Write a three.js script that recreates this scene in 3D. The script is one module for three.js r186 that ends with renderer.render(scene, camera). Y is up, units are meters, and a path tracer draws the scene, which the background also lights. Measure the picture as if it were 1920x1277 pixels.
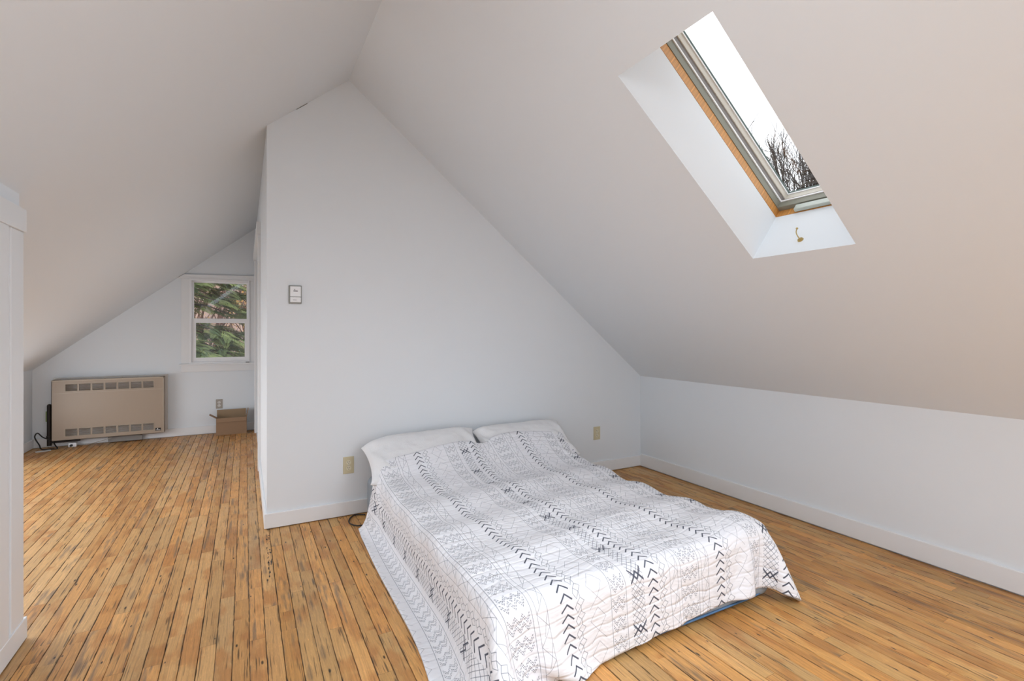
import * as THREE from 'three';
import { RoundedBoxGeometry } from 'three/addons/geometries/RoundedBoxGeometry.js';
import { mergeGeometries } from 'three/addons/utils/BufferGeometryUtils.js';
import { RectAreaLightUniformsLib } from 'three/addons/lights/RectAreaLightUniformsLib.js';

// ------------------------------------------------------------------ camera, sky, light, exposure
// World: x to the right along the bed wall, y up, z = -depth (the ridge runs along z). Metres.
RectAreaLightUniformsLib.init();
const scene = new THREE.Scene();
const W = 1920, H = 1277, FOCAL = 929;
const camera = new THREE.PerspectiveCamera((2 * Math.atan(H / 2 / FOCAL) * 180) / Math.PI, W / H, 0.05, 300);
camera.position.set(0, 1.27, 0);
camera.rotation.y = (-28.3 * Math.PI) / 180;
camera.setViewOffset(W, H, 0, 18.5, W, H);
scene.background = new THREE.Color().setRGB(0.95, 0.98, 1.02);       // even overcast
scene.backgroundIntensity = 2.2;
const renderer = new THREE.WebGLRenderer();
renderer.toneMapping = THREE.LinearToneMapping;
renderer.toneMappingExposure = 0.92;
renderer.shadowMap.enabled = true;
// daylight puts an area light just inside an unseen window, to light the room
function unseenWindowLight(name, w, h, intensity, at, x, y, inward) {
  const l = new THREE.RectAreaLight(new THREE.Color().setRGB(0.91, 0.985, 1.08), intensity, w, h);
  l.name = name; l.applyMatrix4(new THREE.Matrix4().makeBasis(x, y, inward.clone().negate()).setPosition(at)); scene.add(l);
}
const UNSEEN_GABLE_LIGHT = 1.0;  // strength of the unseen gable lights, set to brighten the bed wall

// ------------------------------------------------------------------ helpers
let seed = 12345;
const rnd = () => { seed = (seed + 0x6d2b79f5) | 0; let t = Math.imul(seed ^ (seed >>> 15), 1 | seed); t = (t + Math.imul(t ^ (t >>> 7), 61 | t)) ^ t; return ((t ^ (t >>> 14)) >>> 0) / 4294967296; };
const rr = (a, b) => a + (b - a) * rnd();
const lerp = THREE.MathUtils.lerp, clamp = THREE.MathUtils.clamp, smooth = (x, a, b) => { const t = clamp((x - a) / (b - a), 0, 1); return t * t * (3 - 2 * t); };
const hash = (x, y, s) => { let h = Math.imul(x | 0, 374761393) ^ Math.imul(y | 0, 668265263) ^ Math.imul(s | 0, 2147483647 ^ 0x5bd1e995); h = Math.imul(h ^ (h >>> 13), 1274126177); return ((h ^ (h >>> 16)) >>> 0) / 4294967296; };
function noise(x, y, s = 0) { const ix = Math.floor(x), iy = Math.floor(y), fx = x - ix, fy = y - iy, a = fx * fx * (3 - 2 * fx), b = fy * fy * (3 - 2 * fy); return lerp(lerp(hash(ix, iy, s), hash(ix + 1, iy, s), a), lerp(hash(ix, iy + 1, s), hash(ix + 1, iy + 1, s), a), b); }
const fbm = (x, y, s = 0, o = 4) => { let v = 0, a = 0.5, t = 0; for (let i = 0; i < o; i++) { v += a * noise(x, y, s + i * 17); t += a; x *= 2.03; y *= 2.03; a *= 0.5; } return v / t; };

const used = {};
const numbered = (name) => { used[name] = (used[name] ?? -1) + 1; return used[name] ? `${name}_${String(used[name]).padStart(3, '0')}` : name; };
function shade(o) { o.castShadow = o.receiveShadow = true; return o; }
function mesh(name, geometry, material, parent = scene) {
  const g = Array.isArray(geometry) ? (geometry.length > 1 ? mergeGeometries(geometry.map((x) => (x.index ? x.toNonIndexed() : x)).map((x) => { for (const k of Object.keys(x.attributes)) if (!['position', 'normal', 'uv'].includes(k)) x.deleteAttribute(k); return x; })) : geometry[0]) : geometry;
  const m = shade(new THREE.Mesh(g, material));
  m.name = parent === scene ? numbered(name) : name;
  parent.add(m);
  return m;
}
function tag(o, label, category, group) { o.userData.label = label; o.userData.category = category; if (group) o.userData.group = group; return o; }
function thing(name, label, category, x = 0, y = 0, z = 0, group) { const o = new THREE.Group(); o.name = numbered(name); o.position.set(x, y, z); scene.add(o); return tag(o, label, category, group); }
function structure(name, geometry, material, label) { const m = mesh(name, geometry, material); m.userData.kind = 'structure'; m.userData.label = label; return m; }
function structureGroup(name, label) { const o = new THREE.Group(); o.name = numbered(name); o.userData.kind = 'structure'; o.userData.label = label; scene.add(o); return o; }
// box between two corners, in (u right, y up, d depth)
function box(u0, u1, y0, y1, d0, d1, r = 0) {
  const w = Math.abs(u1 - u0), h = Math.abs(y1 - y0), d = Math.abs(d1 - d0);
  const g = r > 0 ? new RoundedBoxGeometry(w, h, d, 2, Math.min(r, w / 2.01, h / 2.01, d / 2.01)) : new THREE.BoxGeometry(w, h, d);
  return g.translate((u0 + u1) / 2, (y0 + y1) / 2, -(d0 + d1) / 2);
}
// polygon in (u, y) with holes, standing between depths d0 < d1
function upright(points, d0, d1, holes = []) {
  const s = new THREE.Shape(points.map(([a, b]) => new THREE.Vector2(a, b)));
  for (const h of holes) s.holes.push(new THREE.Path(h.map(([a, b]) => new THREE.Vector2(a, b))));
  return new THREE.ExtrudeGeometry(s, { depth: d1 - d0, bevelEnabled: false }).translate(0, 0, -d1);
}
const rect = (a0, a1, b0, b1) => [[a0, b0], [a1, b0], [a1, b1], [a0, b1]];
function tube(points, r, segments = 40, sides = 8, closed = false) { return new THREE.TubeGeometry(new THREE.CatmullRomCurve3(points.map(([u, y, d]) => new THREE.Vector3(u, y, -d)), closed), segments, r, sides, closed); }
function dataTexture(w, h, fn, srgb) {
  const a = new Uint8Array(w * h * 4);
  for (let y = 0; y < h; y++) for (let x = 0; x < w; x++) { const c = fn(x, y), i = (y * w + x) * 4; a[i] = clamp(c[0], 0, 255); a[i + 1] = clamp(c[1], 0, 255); a[i + 2] = clamp(c[2], 0, 255); a[i + 3] = 255; }
  const t = new THREE.DataTexture(a, w, h); t.wrapS = t.wrapT = THREE.RepeatWrapping; t.magFilter = THREE.LinearFilter; t.minFilter = THREE.LinearMipmapLinearFilter; t.generateMipmaps = true;
  if (srgb) t.colorSpace = THREE.SRGBColorSpace; t.needsUpdate = true; return t;
}
const lin = (r, g, b) => new THREE.Color().setRGB(r, g, b);
const std = (o) => new THREE.MeshStandardMaterial(o);

// ------------------------------------------------------------------ materials
const M = {
  wall: std({ color: lin(0.815, 0.85, 0.88), roughness: 0.75 }),
  trim: std({ color: lin(0.85, 0.855, 0.86), roughness: 0.42 }),
  vinyl: std({ color: lin(0.9, 0.9, 0.91), roughness: 0.35 }),
  dark: std({ color: lin(0.03, 0.025, 0.02), roughness: 0.9 }),
  roof: std({ color: lin(0.12, 0.11, 0.1), roughness: 0.95 }),
  glass: new THREE.MeshPhysicalMaterial({ color: 0xffffff, roughness: 0.0, transmission: 1, thickness: 0, ior: 1.45 }),
  black: std({ color: lin(0.012, 0.011, 0.011), roughness: 0.5 }),
};

// ------------------------------------------------------------------ the attic shell
const K = 0.8127, KN = Math.hypot(1, K), UL = -2.02, UR = 3.279, KNEE = 0.843, RIDGE = 0.6295, RY = KNEE + K * (UR - RIDGE);
const DB = 3.537, DF = 7.15, DREAR = -2.6, UH = 0.122, UP = -0.81;
const roofY = (u) => RY - K * Math.abs(u - RIDGE);
const SLOPE = (UR - RIDGE) * KN, TH = 0.3;
// Slope frames: right(a up the slope from the knee wall, d, out) -> world
const eR = new THREE.Vector3(-1 / KN, K / KN, 0), nR = new THREE.Vector3(K / KN, 1 / KN, 0), eL = new THREE.Vector3(1 / KN, K / KN, 0), nL = new THREE.Vector3(-K / KN, 1 / KN, 0), dv = new THREE.Vector3(0, 0, -1);
const rightM = new THREE.Matrix4().makeBasis(dv, eR, nR).setPosition(UR, KNEE, 0);      // (d, a, out)
const leftM = new THREE.Matrix4().makeBasis(eL, dv, nL).setPosition(UL, KNEE, 0);       // (a, d, out)
const SKY = { a0: 1.264, a1: 2.41, d0: 1.168, d1: 1.656 };
// unseen roof windows, their place and strength chosen to light slopes, floor and passage
const UNSEEN_SKY4 = { a0: 0.1, a1: 0.84, d0: 2.75, d1: 4.55, day: 5.5 }, UNSEEN_SKY2 = { a0: 1.264, a1: 2.41, d0: -1.1, d1: 0.1, day: 17 }, UNSEEN_SKY3 = { a0: 1.6, a1: 2.75, d0: -0.1, d1: 1.1, day: 4.5 };
function slabShape(outer, holes) { const s = new THREE.Shape(outer.map((p) => new THREE.Vector2(...p))); for (const h of holes) s.holes.push(new THREE.Path(h.map((p) => new THREE.Vector2(...p)))); return s; }
const rightSlab = (o0, o1, grow, top) => new THREE.ExtrudeGeometry(slabShape(rect(DREAR - 0.2, DF + 0.2, -0.45, top), [SKY, UNSEEN_SKY2].map((s) => rect(s.d0 - grow, s.d1 + grow, s.a0 - grow, s.a1 + grow))), { depth: o1 - o0, bevelEnabled: false }).translate(0, 0, o0).applyMatrix4(rightM);
const leftSlab = (o0, o1, grow, top) => new THREE.ExtrudeGeometry(slabShape(rect(-0.45, top, DREAR - 0.2, DF + 0.2), [UNSEEN_SKY3, UNSEEN_SKY4].map((s) => rect(s.a0 - grow, s.a1 + grow, s.d0 - grow, s.d1 + grow))), { depth: o1 - o0, bevelEnabled: false }).translate(0, 0, o0).applyMatrix4(leftM);
structure('ceiling_right', rightSlab(0, TH, 0, SLOPE + 0.001), M.wall, 'sloping white plaster ceiling with the skylight shaft cut in it');
structure('ceiling_left', leftSlab(0, TH, 0, SLOPE + 0.001), M.wall, 'sloping white plaster ceiling running back above the wall heater');
structure('roof_right', [rightSlab(TH, TH + 0.12, 0.06, SLOPE + 0.25)], M.roof, 'dark shingled roof deck around the skylight');
structure('roof_left', [leftSlab(TH, TH + 0.12, 0.06, SLOPE + 0.25)], M.roof, 'dark shingled roof deck on the other slope');
structure('wall_right', box(UR, UR + 0.16, -0.2, KNEE + 0.02, DREAR - 0.1, DF + 0.1), M.wall, 'low white knee wall along the bedroom floor');
const UNSEEN_LOW = { d0: 4.5, d1: 6.3, y0: 0.2, y1: 0.72 };  // unseen low window, placed to light the passage and the heater wall
structure('wall_left', new THREE.ExtrudeGeometry(slabShape(rect(DREAR - 0.1, DF + 0.1, -0.2, KNEE + 0.02), [rect(UNSEEN_LOW.d0, UNSEEN_LOW.d1, UNSEEN_LOW.y0, UNSEEN_LOW.y1)]), { depth: 0.16, bevelEnabled: false }).applyMatrix4(new THREE.Matrix4().makeBasis(dv, new THREE.Vector3(0, 1, 0), new THREE.Vector3(1, 0, 0)).setPosition(UL - 0.16, 0, 0)), M.wall, 'low white knee wall beside the wall heater');
{
  const w = structureGroup('window_9', 'unseen low window in the knee wall of the passage, placed to light the heater wall');
  const ring = new THREE.ExtrudeGeometry(slabShape(rect(UNSEEN_LOW.d0, UNSEEN_LOW.d1, UNSEEN_LOW.y0, UNSEEN_LOW.y1), [rect(UNSEEN_LOW.d0 + 0.04, UNSEEN_LOW.d1 - 0.04, UNSEEN_LOW.y0 + 0.04, UNSEEN_LOW.y1 - 0.04)]), { depth: 0.06, bevelEnabled: false }).applyMatrix4(new THREE.Matrix4().makeBasis(dv, new THREE.Vector3(0, 1, 0), new THREE.Vector3(1, 0, 0)).setPosition(UL - 0.12, 0, 0));
  mesh('window_frame', ring, M.vinyl, w);
  mesh('pane', box(UL - 0.091, UL - 0.09, UNSEEN_LOW.y0 + 0.04, UNSEEN_LOW.y1 - 0.04, UNSEEN_LOW.d0 + 0.04, UNSEEN_LOW.d1 - 0.04), M.glass, w);
  unseenWindowLight('unseen_low_window_light', UNSEEN_LOW.d1 - UNSEEN_LOW.d0 - 0.08, UNSEEN_LOW.y1 - UNSEEN_LOW.y0 - 0.08, 6, new THREE.Vector3(UL - 0.05, (UNSEEN_LOW.y0 + UNSEEN_LOW.y1) / 2, -(UNSEEN_LOW.d0 + UNSEEN_LOW.d1) / 2), new THREE.Vector3(0, 0, 1), new THREE.Vector3(0, 1, 0), new THREE.Vector3(1, 0, 0));  // area light in the unseen low window, brighter than the sky
}

// bed wall, with the return along the passage
structure('wall_bed', upright([[UH, 0], [UR, 0], [UR, roofY(UR)], [RIDGE, RY], [UH, roofY(UH)]], DB, DB + 0.12), M.wall, 'white gable-shaped partition wall behind the bed');
// heater wall with the window opening
const WIN = { u0: -0.597, u1: 0.049, y0: 0.862, y1: 1.904 };
structure('wall_back', upright([[UL - 0.1, -0.2], [UR + 0.1, -0.2], [UR + 0.1, roofY(UR + 0.1) + 0.1], [RIDGE, RY + 0.14], [UL - 0.1, roofY(UL - 0.1) + 0.1]], DF, DF + 0.16, [rect(WIN.u0 + 0.01, WIN.u1 - 0.01, WIN.y0 + 0.01, WIN.y1 - 0.01)]), M.wall, 'grey-white gable wall with the small window and the heater');
// unseen rear gable: three tall panes, placed to light the bed wall
const UNSEEN_REAR = [[0.2, 1.15, 2.0], [1.23, 2.18, 1.62], [2.26, 2.9, 1.05]].map(([a, b, h]) => rect(a, b, 0.12, h));
structure('wall_rear', upright([[UL - 0.1, -0.2], [UR + 0.1, -0.2], [UR + 0.1, roofY(UR + 0.1) + 0.1], [RIDGE, RY + 0.14], [UL - 0.1, roofY(UL - 0.1) + 0.1]], DREAR - 0.16, DREAR, UNSEEN_REAR), M.wall, 'unseen rear gable wall with three tall glazed openings placed to light the bed wall');
UNSEEN_REAR.forEach((r) => {
  const [u0, u1, y0, y1] = [r[0][0], r[1][0], r[0][1], r[2][1]];
  const w = structureGroup('window_' + (2 + UNSEEN_REAR.indexOf(r)), 'unseen tall window in the rear gable wall, placed to light the bed wall');
  mesh('window_frame', upright(rect(u0, u1, y0, y1), DREAR - 0.11, DREAR - 0.05, [rect(u0 + 0.04, u1 - 0.04, y0 + 0.04, y1 - 0.04)]), M.vinyl, w);
  mesh('pane', box(u0 + 0.04, u1 - 0.04, y0 + 0.04, y1 - 0.04, DREAR - 0.081, DREAR - 0.08), M.glass, w);
  unseenWindowLight('unseen_gable_light', u1 - u0 - 0.08, y1 - y0 - 0.08, UNSEEN_GABLE_LIGHT, new THREE.Vector3((u0 + u1) / 2, (y0 + y1) / 2, -(DREAR - 0.04)), new THREE.Vector3(-1, 0, 0), new THREE.Vector3(0, 1, 0), new THREE.Vector3(0, 0, -1));  // area light in each unseen gable window, facing the bed wall
});
// partition by the camera, ending in a cased edge
const PD = 2.727;
structure('wall_partition', upright([[UP - 0.1, 0], [UP, 0], [UP, roofY(UP) + 0.02], [UP - 0.1, roofY(UP - 0.1) + 0.02]], DREAR, PD), M.wall, 'white partition wall ending in a cased edge beside the passage');
{
  const t = structureGroup('trim_1', 'white door casing on the end of the partition wall');
  mesh('casing', box(UP - 0.115, UP + 0.012, 0.09, 1.672, PD - 0.118, PD + 0.006, 0.003), M.trim, t);
  mesh('casing', box(UP + 0.001, UP + 0.016, 0.09, 1.672, PD - 0.26, PD - 0.15, 0.003), M.trim, t);
  mesh('head_casing', box(UP - 0.12, UP + 0.02, 1.672, 1.765, PD - 0.9, PD + 0.012, 0.003), M.trim, t);
}
// passage side wall with a closet opening
structure('wall_passage', new THREE.ExtrudeGeometry(slabShape([[DB + 0.1201, 0], [DF, 0], [DF, roofY(UH)], [DB + 0.1201, roofY(UH)]], [rect(5.12, 6.92, 0.01, 2.14)]), { depth: 0.12, bevelEnabled: false }).applyMatrix4(new THREE.Matrix4().makeBasis(dv, new THREE.Vector3(0, 1, 0), new THREE.Vector3(1, 0, 0)).setPosition(UH, 0, 0)), M.wall, 'white passage wall with the closet opening');
{
  const t = structureGroup('door_1', 'white closet doors in the passage wall with plain casing');
  mesh('casing', box(UH - 0.022, UH + 0.001, 0, 2.14, 5.02, 5.12, 0.003), M.trim, t);
  mesh('casing', box(UH - 0.022, UH + 0.001, 0, 2.14, 6.92, 7.02, 0.003), M.trim, t);
  mesh('head_casing', box(UH - 0.034, UH + 0.001, 2.14, 2.25, 5.0, 7.05, 0.003), M.trim, t);
  mesh('door_leaf', box(UH + 0.03, UH + 0.065, 0.012, 2.13, 5.13, 6.03, 0.003), M.trim, t);
  mesh('door_leaf', box(UH + 0.07, UH + 0.105, 0.012, 2.13, 6.0, 6.91, 0.003), M.trim, t);
}

// baseboards: board with a small eased top
function baseboard(name, u0, u1, d0, d1, label, h = 0.098) { return structure(name, box(u0, u1, 0.005, h, d0, d1, 0.004), M.trim, label); }
const BT = 0.016;
baseboard('baseboard_bed', UH - BT, UR, DB - BT, DB, 'white baseboard under the bed wall', 0.1);
baseboard('baseboard_passage', UH - BT, UH, DB, 5.02, 'white baseboard along the passage wall', 0.1);
baseboard('baseboard_right', UR - BT, UR, DREAR, DB - BT, 'white baseboard along the long knee wall', 0.115);
baseboard('baseboard_back', UL, UH, DF - BT, DF, 'white baseboard under the heater wall', 0.1);
baseboard('baseboard_left', UL, UL + BT, 2.6, DF - BT, 'white baseboard along the far knee wall', 0.1);
{
  const t = structureGroup('baseboard_partition', 'white baseboard wrapped around the end of the partition wall');
  mesh('board', box(UP, UP + 0.018, 0.005, 0.092, DREAR, PD + 0.024, 0.003), M.trim, t);
  mesh('board', box(UP - 0.1, UP, 0.005, 0.092, PD + 0.006, PD + 0.024, 0.003), M.trim, t);
}
// open joints in the plaster
mesh('joint_crack', new THREE.BoxGeometry(0.085, 0.0022, 0.002).rotateZ(Math.atan(K)).translate(0.33, roofY(0.33) - 0.003, -DB + 0.001), M.dark, scene.getObjectByName('wall_bed'));

// ------------------------------------------------------------------ plank floor
const ROWS = 16, TW = 2048, TR = 64;
const rowKind = Array.from({ length: ROWS }, (_, i) => ({ wave: 0.6 + hash(i, 1, 5) * 1.6, cathedral: hash(i, 2, 5) > 0.55, warm: hash(i, 3, 5), knots: Array.from({ length: 2 }, (_, k) => [hash(i, 10 + k, 5) * TW, hash(i, 20 + k, 5) * TR, hash(i, 30 + k, 5)]), smudge: hash(i, 4, 5) > 0.45 }));
const woodAt = (x, y) => {
  const row = Math.floor(y / TR), v = y % TR, k = rowKind[row], s = row * 31;
  const warp = (fbm(x / 300, v / 40, s, 3) - 0.5) * 18 * k.wave;
  let g = fbm(x / 260, (v + warp) / 3.2, s + 1, 3);                                   // long grain
  if (k.cathedral) { const c = Math.sin(((v - 32) ** 2 / 60 + x / 42 + warp * 0.5) * 1.1); g = lerp(g, 0.5 + 0.5 * c * Math.abs(c), 0.28); }
  const fine = noise(x / 26, v / 1.1, s + 2), fleck = noise(x / 9, v / 1.4, s + 3);
  let tone = 0.97 + 0.2 * (g - 0.5) + 0.07 * (fine - 0.5) + 0.05 * (fleck - 0.5);
  const patch = fbm(x / 170, v / 90, s + 4, 4);
  let r = 213, gg = 161, b = 97;
  r += (k.warm - 0.5) * 10; gg += (k.warm - 0.5) * -6; b += (k.warm - 0.5) * -16;
  const brown = smooth(patch, 0.46, 0.72);                                              // amber finish left in patches
  r = lerp(r, 186, brown * 0.7); gg = lerp(gg, 126, brown * 0.7); b = lerp(b, 66, brown * 0.7);
  if (k.smudge) { const m = smooth(fbm(x / 210, v / 22, s + 5, 5), 0.58, 0.82); r = lerp(r, 118, m * 0.7); gg = lerp(gg, 98, m * 0.7); b = lerp(b, 80, m * 0.7); }   // grey wear
  const streak = smooth(fbm(x / 150, v / 5, s + 6, 3), 0.68, 0.82); tone *= 1 - 0.42 * streak;
  const scratch = smooth(noise(x / 34, v / 1.0 + x / 60, s + 7), 0.9, 0.98); tone *= 1 + 0.16 * scratch;
  const edge = Math.min(v, TR - 1 - v), grime = smooth(noise(x / 45, row * 9 + (v > 32 ? 50 : 0), s + 8), 0.45, 0.8); tone *= 1 - 0.5 * grime * (1 - smooth(edge, 0, 7));
  for (const [kx, ky, ks] of k.knots) { const dx = Math.abs(x - kx), q = Math.hypot(dx / (2 + ks * 5), (v - ky) / (1 + ks * 1.6)); if (q < 3) tone *= 1 - 0.7 * (1 - smooth(q, 0.6, 2.4)); }
  return [r * tone, gg * tone, b * tone, tone];
};
const woodMap = dataTexture(TW, ROWS * TR, woodAt, true);
const woodRough = dataTexture(1024, 512, (x, y) => { const v = 62 + 85 * fbm(x / 60, y / 22, 77, 4) + 24 * noise(x / 3, y / 2, 78); return [v, v, v]; });
M.wood = std({ map: woodMap, vertexColors: true, roughness: 1.0, roughnessMap: woodRough });

const floor = structure('floor', box(UL - 0.1, UR + 0.1, -0.2, -0.014, DREAR - 0.1, DF + 0.1), std({ color: lin(0.09, 0.065, 0.045), roughness: 0.95 }), 'worn honey-coloured strip wood floor with dark joints');
const PITCH = 0.0592, PHASE = 0.0157, GAP = 0.0012, CH = 0.0012;
function plank(u0, u1, d0, d1, row, offset, tint, flip) {
  // top with chamfered long edges and short sides below
  const y = 0, pts = [[u0, y - 0.012], [u0, y - CH], [u0 + CH, y], [u1 - CH, y], [u1, y - CH], [u1, y - 0.012]], pos = [], nor = [], uv = [], col = [], idx = [];
  const V = (u) => { const f = (u - u0) / (u1 - u0); return (row + 0.04 + 0.92 * clamp(flip ? 1 - f : f, 0, 1)) / ROWS; };
  for (let i = 0; i < 5; i++) {
    const [a, b] = [pts[i], pts[i + 1]], nx = -(b[1] - a[1]), ny = b[0] - a[0], l = Math.hypot(nx, ny), c = pos.length / 3;
    for (const [p, d] of [[a, d0], [b, d0], [b, d1], [a, d1]]) { pos.push(p[0], p[1], -d); nor.push(nx / l, ny / l, 0); uv.push(offset + (d - d0) / 2.05, V(p[0])); col.push(...tint); }
    idx.push(c, c + 1, c + 2, c, c + 2, c + 3);
  }
  for (const [d, n] of [[d0, 1], [d1, -1]]) {
    const c = pos.length / 3;
    for (const [p, q] of [[u0, -0.012], [u1, -0.012], [u1, -CH], [u0, -CH]]) { pos.push(p, q, -d); nor.push(0, 0, n); uv.push(offset, V(p)); col.push(...tint); }
    n > 0 ? idx.push(c, c + 1, c + 2, c, c + 2, c + 3) : idx.push(c, c + 2, c + 1, c, c + 3, c + 2);
  }
  const g = new THREE.BufferGeometry();
  g.setAttribute('position', new THREE.Float32BufferAttribute(pos, 3)); g.setAttribute('normal', new THREE.Float32BufferAttribute(nor, 3)); g.setAttribute('uv', new THREE.Float32BufferAttribute(uv, 2)); g.setAttribute('color', new THREE.Float32BufferAttribute(col, 3)); g.setIndex(idx);
  return g;
}
const yawC = Math.cos(28.3 * Math.PI / 180), yawS = Math.sin(28.3 * Math.PI / 180);
function shown(u0, u1, d0, d1) {                                                       // rough share of the picture, to choose which boards are single parts
  let a = 0; const n = 12;
  for (let i = 0; i < n; i++) {
    const d = lerp(d0, d1, (i + 0.5) / n), u = (u0 + u1) / 2, X = u * yawC - d * yawS, Z = u * yawS + d * yawC;
    if (Z < 0.4) continue;
    const px = 960 + FOCAL * X / Z, py = 620 + FOCAL * 1.27 / Z;
    if (px < -20 || px > 1940 || py > 1300 || (u > 0.72 && u < 2.2 && d > 1.5) || (u > UH && d > DB) || (u < UP && d < PD)) continue;
    a += (d1 - d0) / n / (Z * Z * Z);
  }
  return a;
}
const boards = [];
for (let i = Math.floor((UL - PHASE) / PITCH); PHASE + i * PITCH < UR; i++) {
  const u0 = Math.max(PHASE + i * PITCH + GAP * rr(0.5, 1.5), UL + 0.004), u1 = Math.min(PHASE + (i + 1) * PITCH - GAP * rr(0.3, 1.2), UR - 0.004);
  if (u1 - u0 < 0.01) continue;
  const end = u0 > UH + 0.13 ? DB + 0.08 : DF - 0.003, start = u1 < UP - 0.11 ? 0.6 : DREAR + 0.003;
  let d = start - rr(0, 0.9);
  while (d < end) {
    const l = rnd() < 0.25 ? rr(0.3, 0.7) : rr(0.7, 2.0), a = Math.max(d, start), b = Math.min(d + l, end);
    if (b - a > 0.03) {
      const pale = rnd(), t = 0.82 + 0.27 * rnd(), hall = u0 < UH ? 1 : 0;
      const tint = [t * lerp(0.97, 1.03, pale), t * lerp(0.92, 1.04, pale), t * lerp(0.84, 1.1, pale) * (hall ? 1.06 : 0.98)];
      boards.push({ g: plank(u0, u1, a + 0.0004, b - 0.0004, Math.floor(rnd() * ROWS), rnd(), tint, rnd() < 0.5), s: shown(u0, u1, a, b) });
    }
    d += l;
  }
}
boards.sort((a, b) => b.s - a.s);
{
  // dried tar specks along one board by the wall corner
  const specks = [];
  for (let i = 0; i < 34; i++) {
    const d = rr(2.84, 3.42), u = 0.113 + rr(-0.004, 0.004) + (rnd() < 0.5 ? 0 : 0.014), l = rr(0.004, d < 3.05 ? 0.03 : 0.012), w = rr(0.0015, 0.004), n = 9, sh = new THREE.Shape();
    for (let k = 0; k < n; k++) { const a = (k / n) * Math.PI * 2, q = rr(0.65, 1.1); sh[k ? 'lineTo' : 'moveTo'](Math.cos(a) * w * q, Math.sin(a) * l * q); }
    specks.push(new THREE.ExtrudeGeometry(sh, { depth: 0.0006, bevelEnabled: false }).rotateX(-Math.PI / 2).translate(u, 0, -d));
  }
  mesh('tar_specks', specks, std({ color: lin(0.035, 0.032, 0.03), roughness: 0.6 }), floor).userData.kind = 'stuff';
}
boards.slice(0, 300).forEach((b) => mesh('floorboard', b.g, M.wood, floor));
{
  const rest = shade(new THREE.Mesh(mergeGeometries(boards.slice(300).map((b) => b.g)), M.wood));
  rest.name = 'other_floorboards'; rest.userData.kind = 'stuff'; floor.add(rest);
}

// ------------------------------------------------------------------ skylight
const pine = (() => {
  const t = dataTexture(256, 256, (x, y) => { const w = (fbm(y / 120, x / 60, 5, 2) - 0.5) * 30, g = 0.5 + 0.5 * Math.sin((x + w) / 5.5), n = noise(x / 2, y / 60, 6), k = 0.86 + 0.16 * g * n + 0.08 * (n - 0.5); return [228 * k, 162 * k, 86 * k]; }, true);
  t.repeat.set(6, 3); return std({ map: t, roughness: 0.45 });
})();
M.olive = std({ color: lin(0.24, 0.24, 0.19), roughness: 0.5 }); M.greySash = std({ color: lin(0.23, 0.21, 0.2), roughness: 0.6 }); M.cream = std({ color: lin(0.62, 0.58, 0.5), roughness: 0.5 }); M.paleGreen = std({ color: lin(0.5, 0.54, 0.49), roughness: 0.4, metalness: 0.2 }); M.seal = std({ color: lin(0.06, 0.1, 0.085), roughness: 0.5 });
M.steel = std({ color: lin(0.5, 0.5, 0.52), roughness: 0.35, metalness: 0.9 }); M.brass = std({ color: lin(0.55, 0.42, 0.18), roughness: 0.35, metalness: 0.9 });
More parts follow.
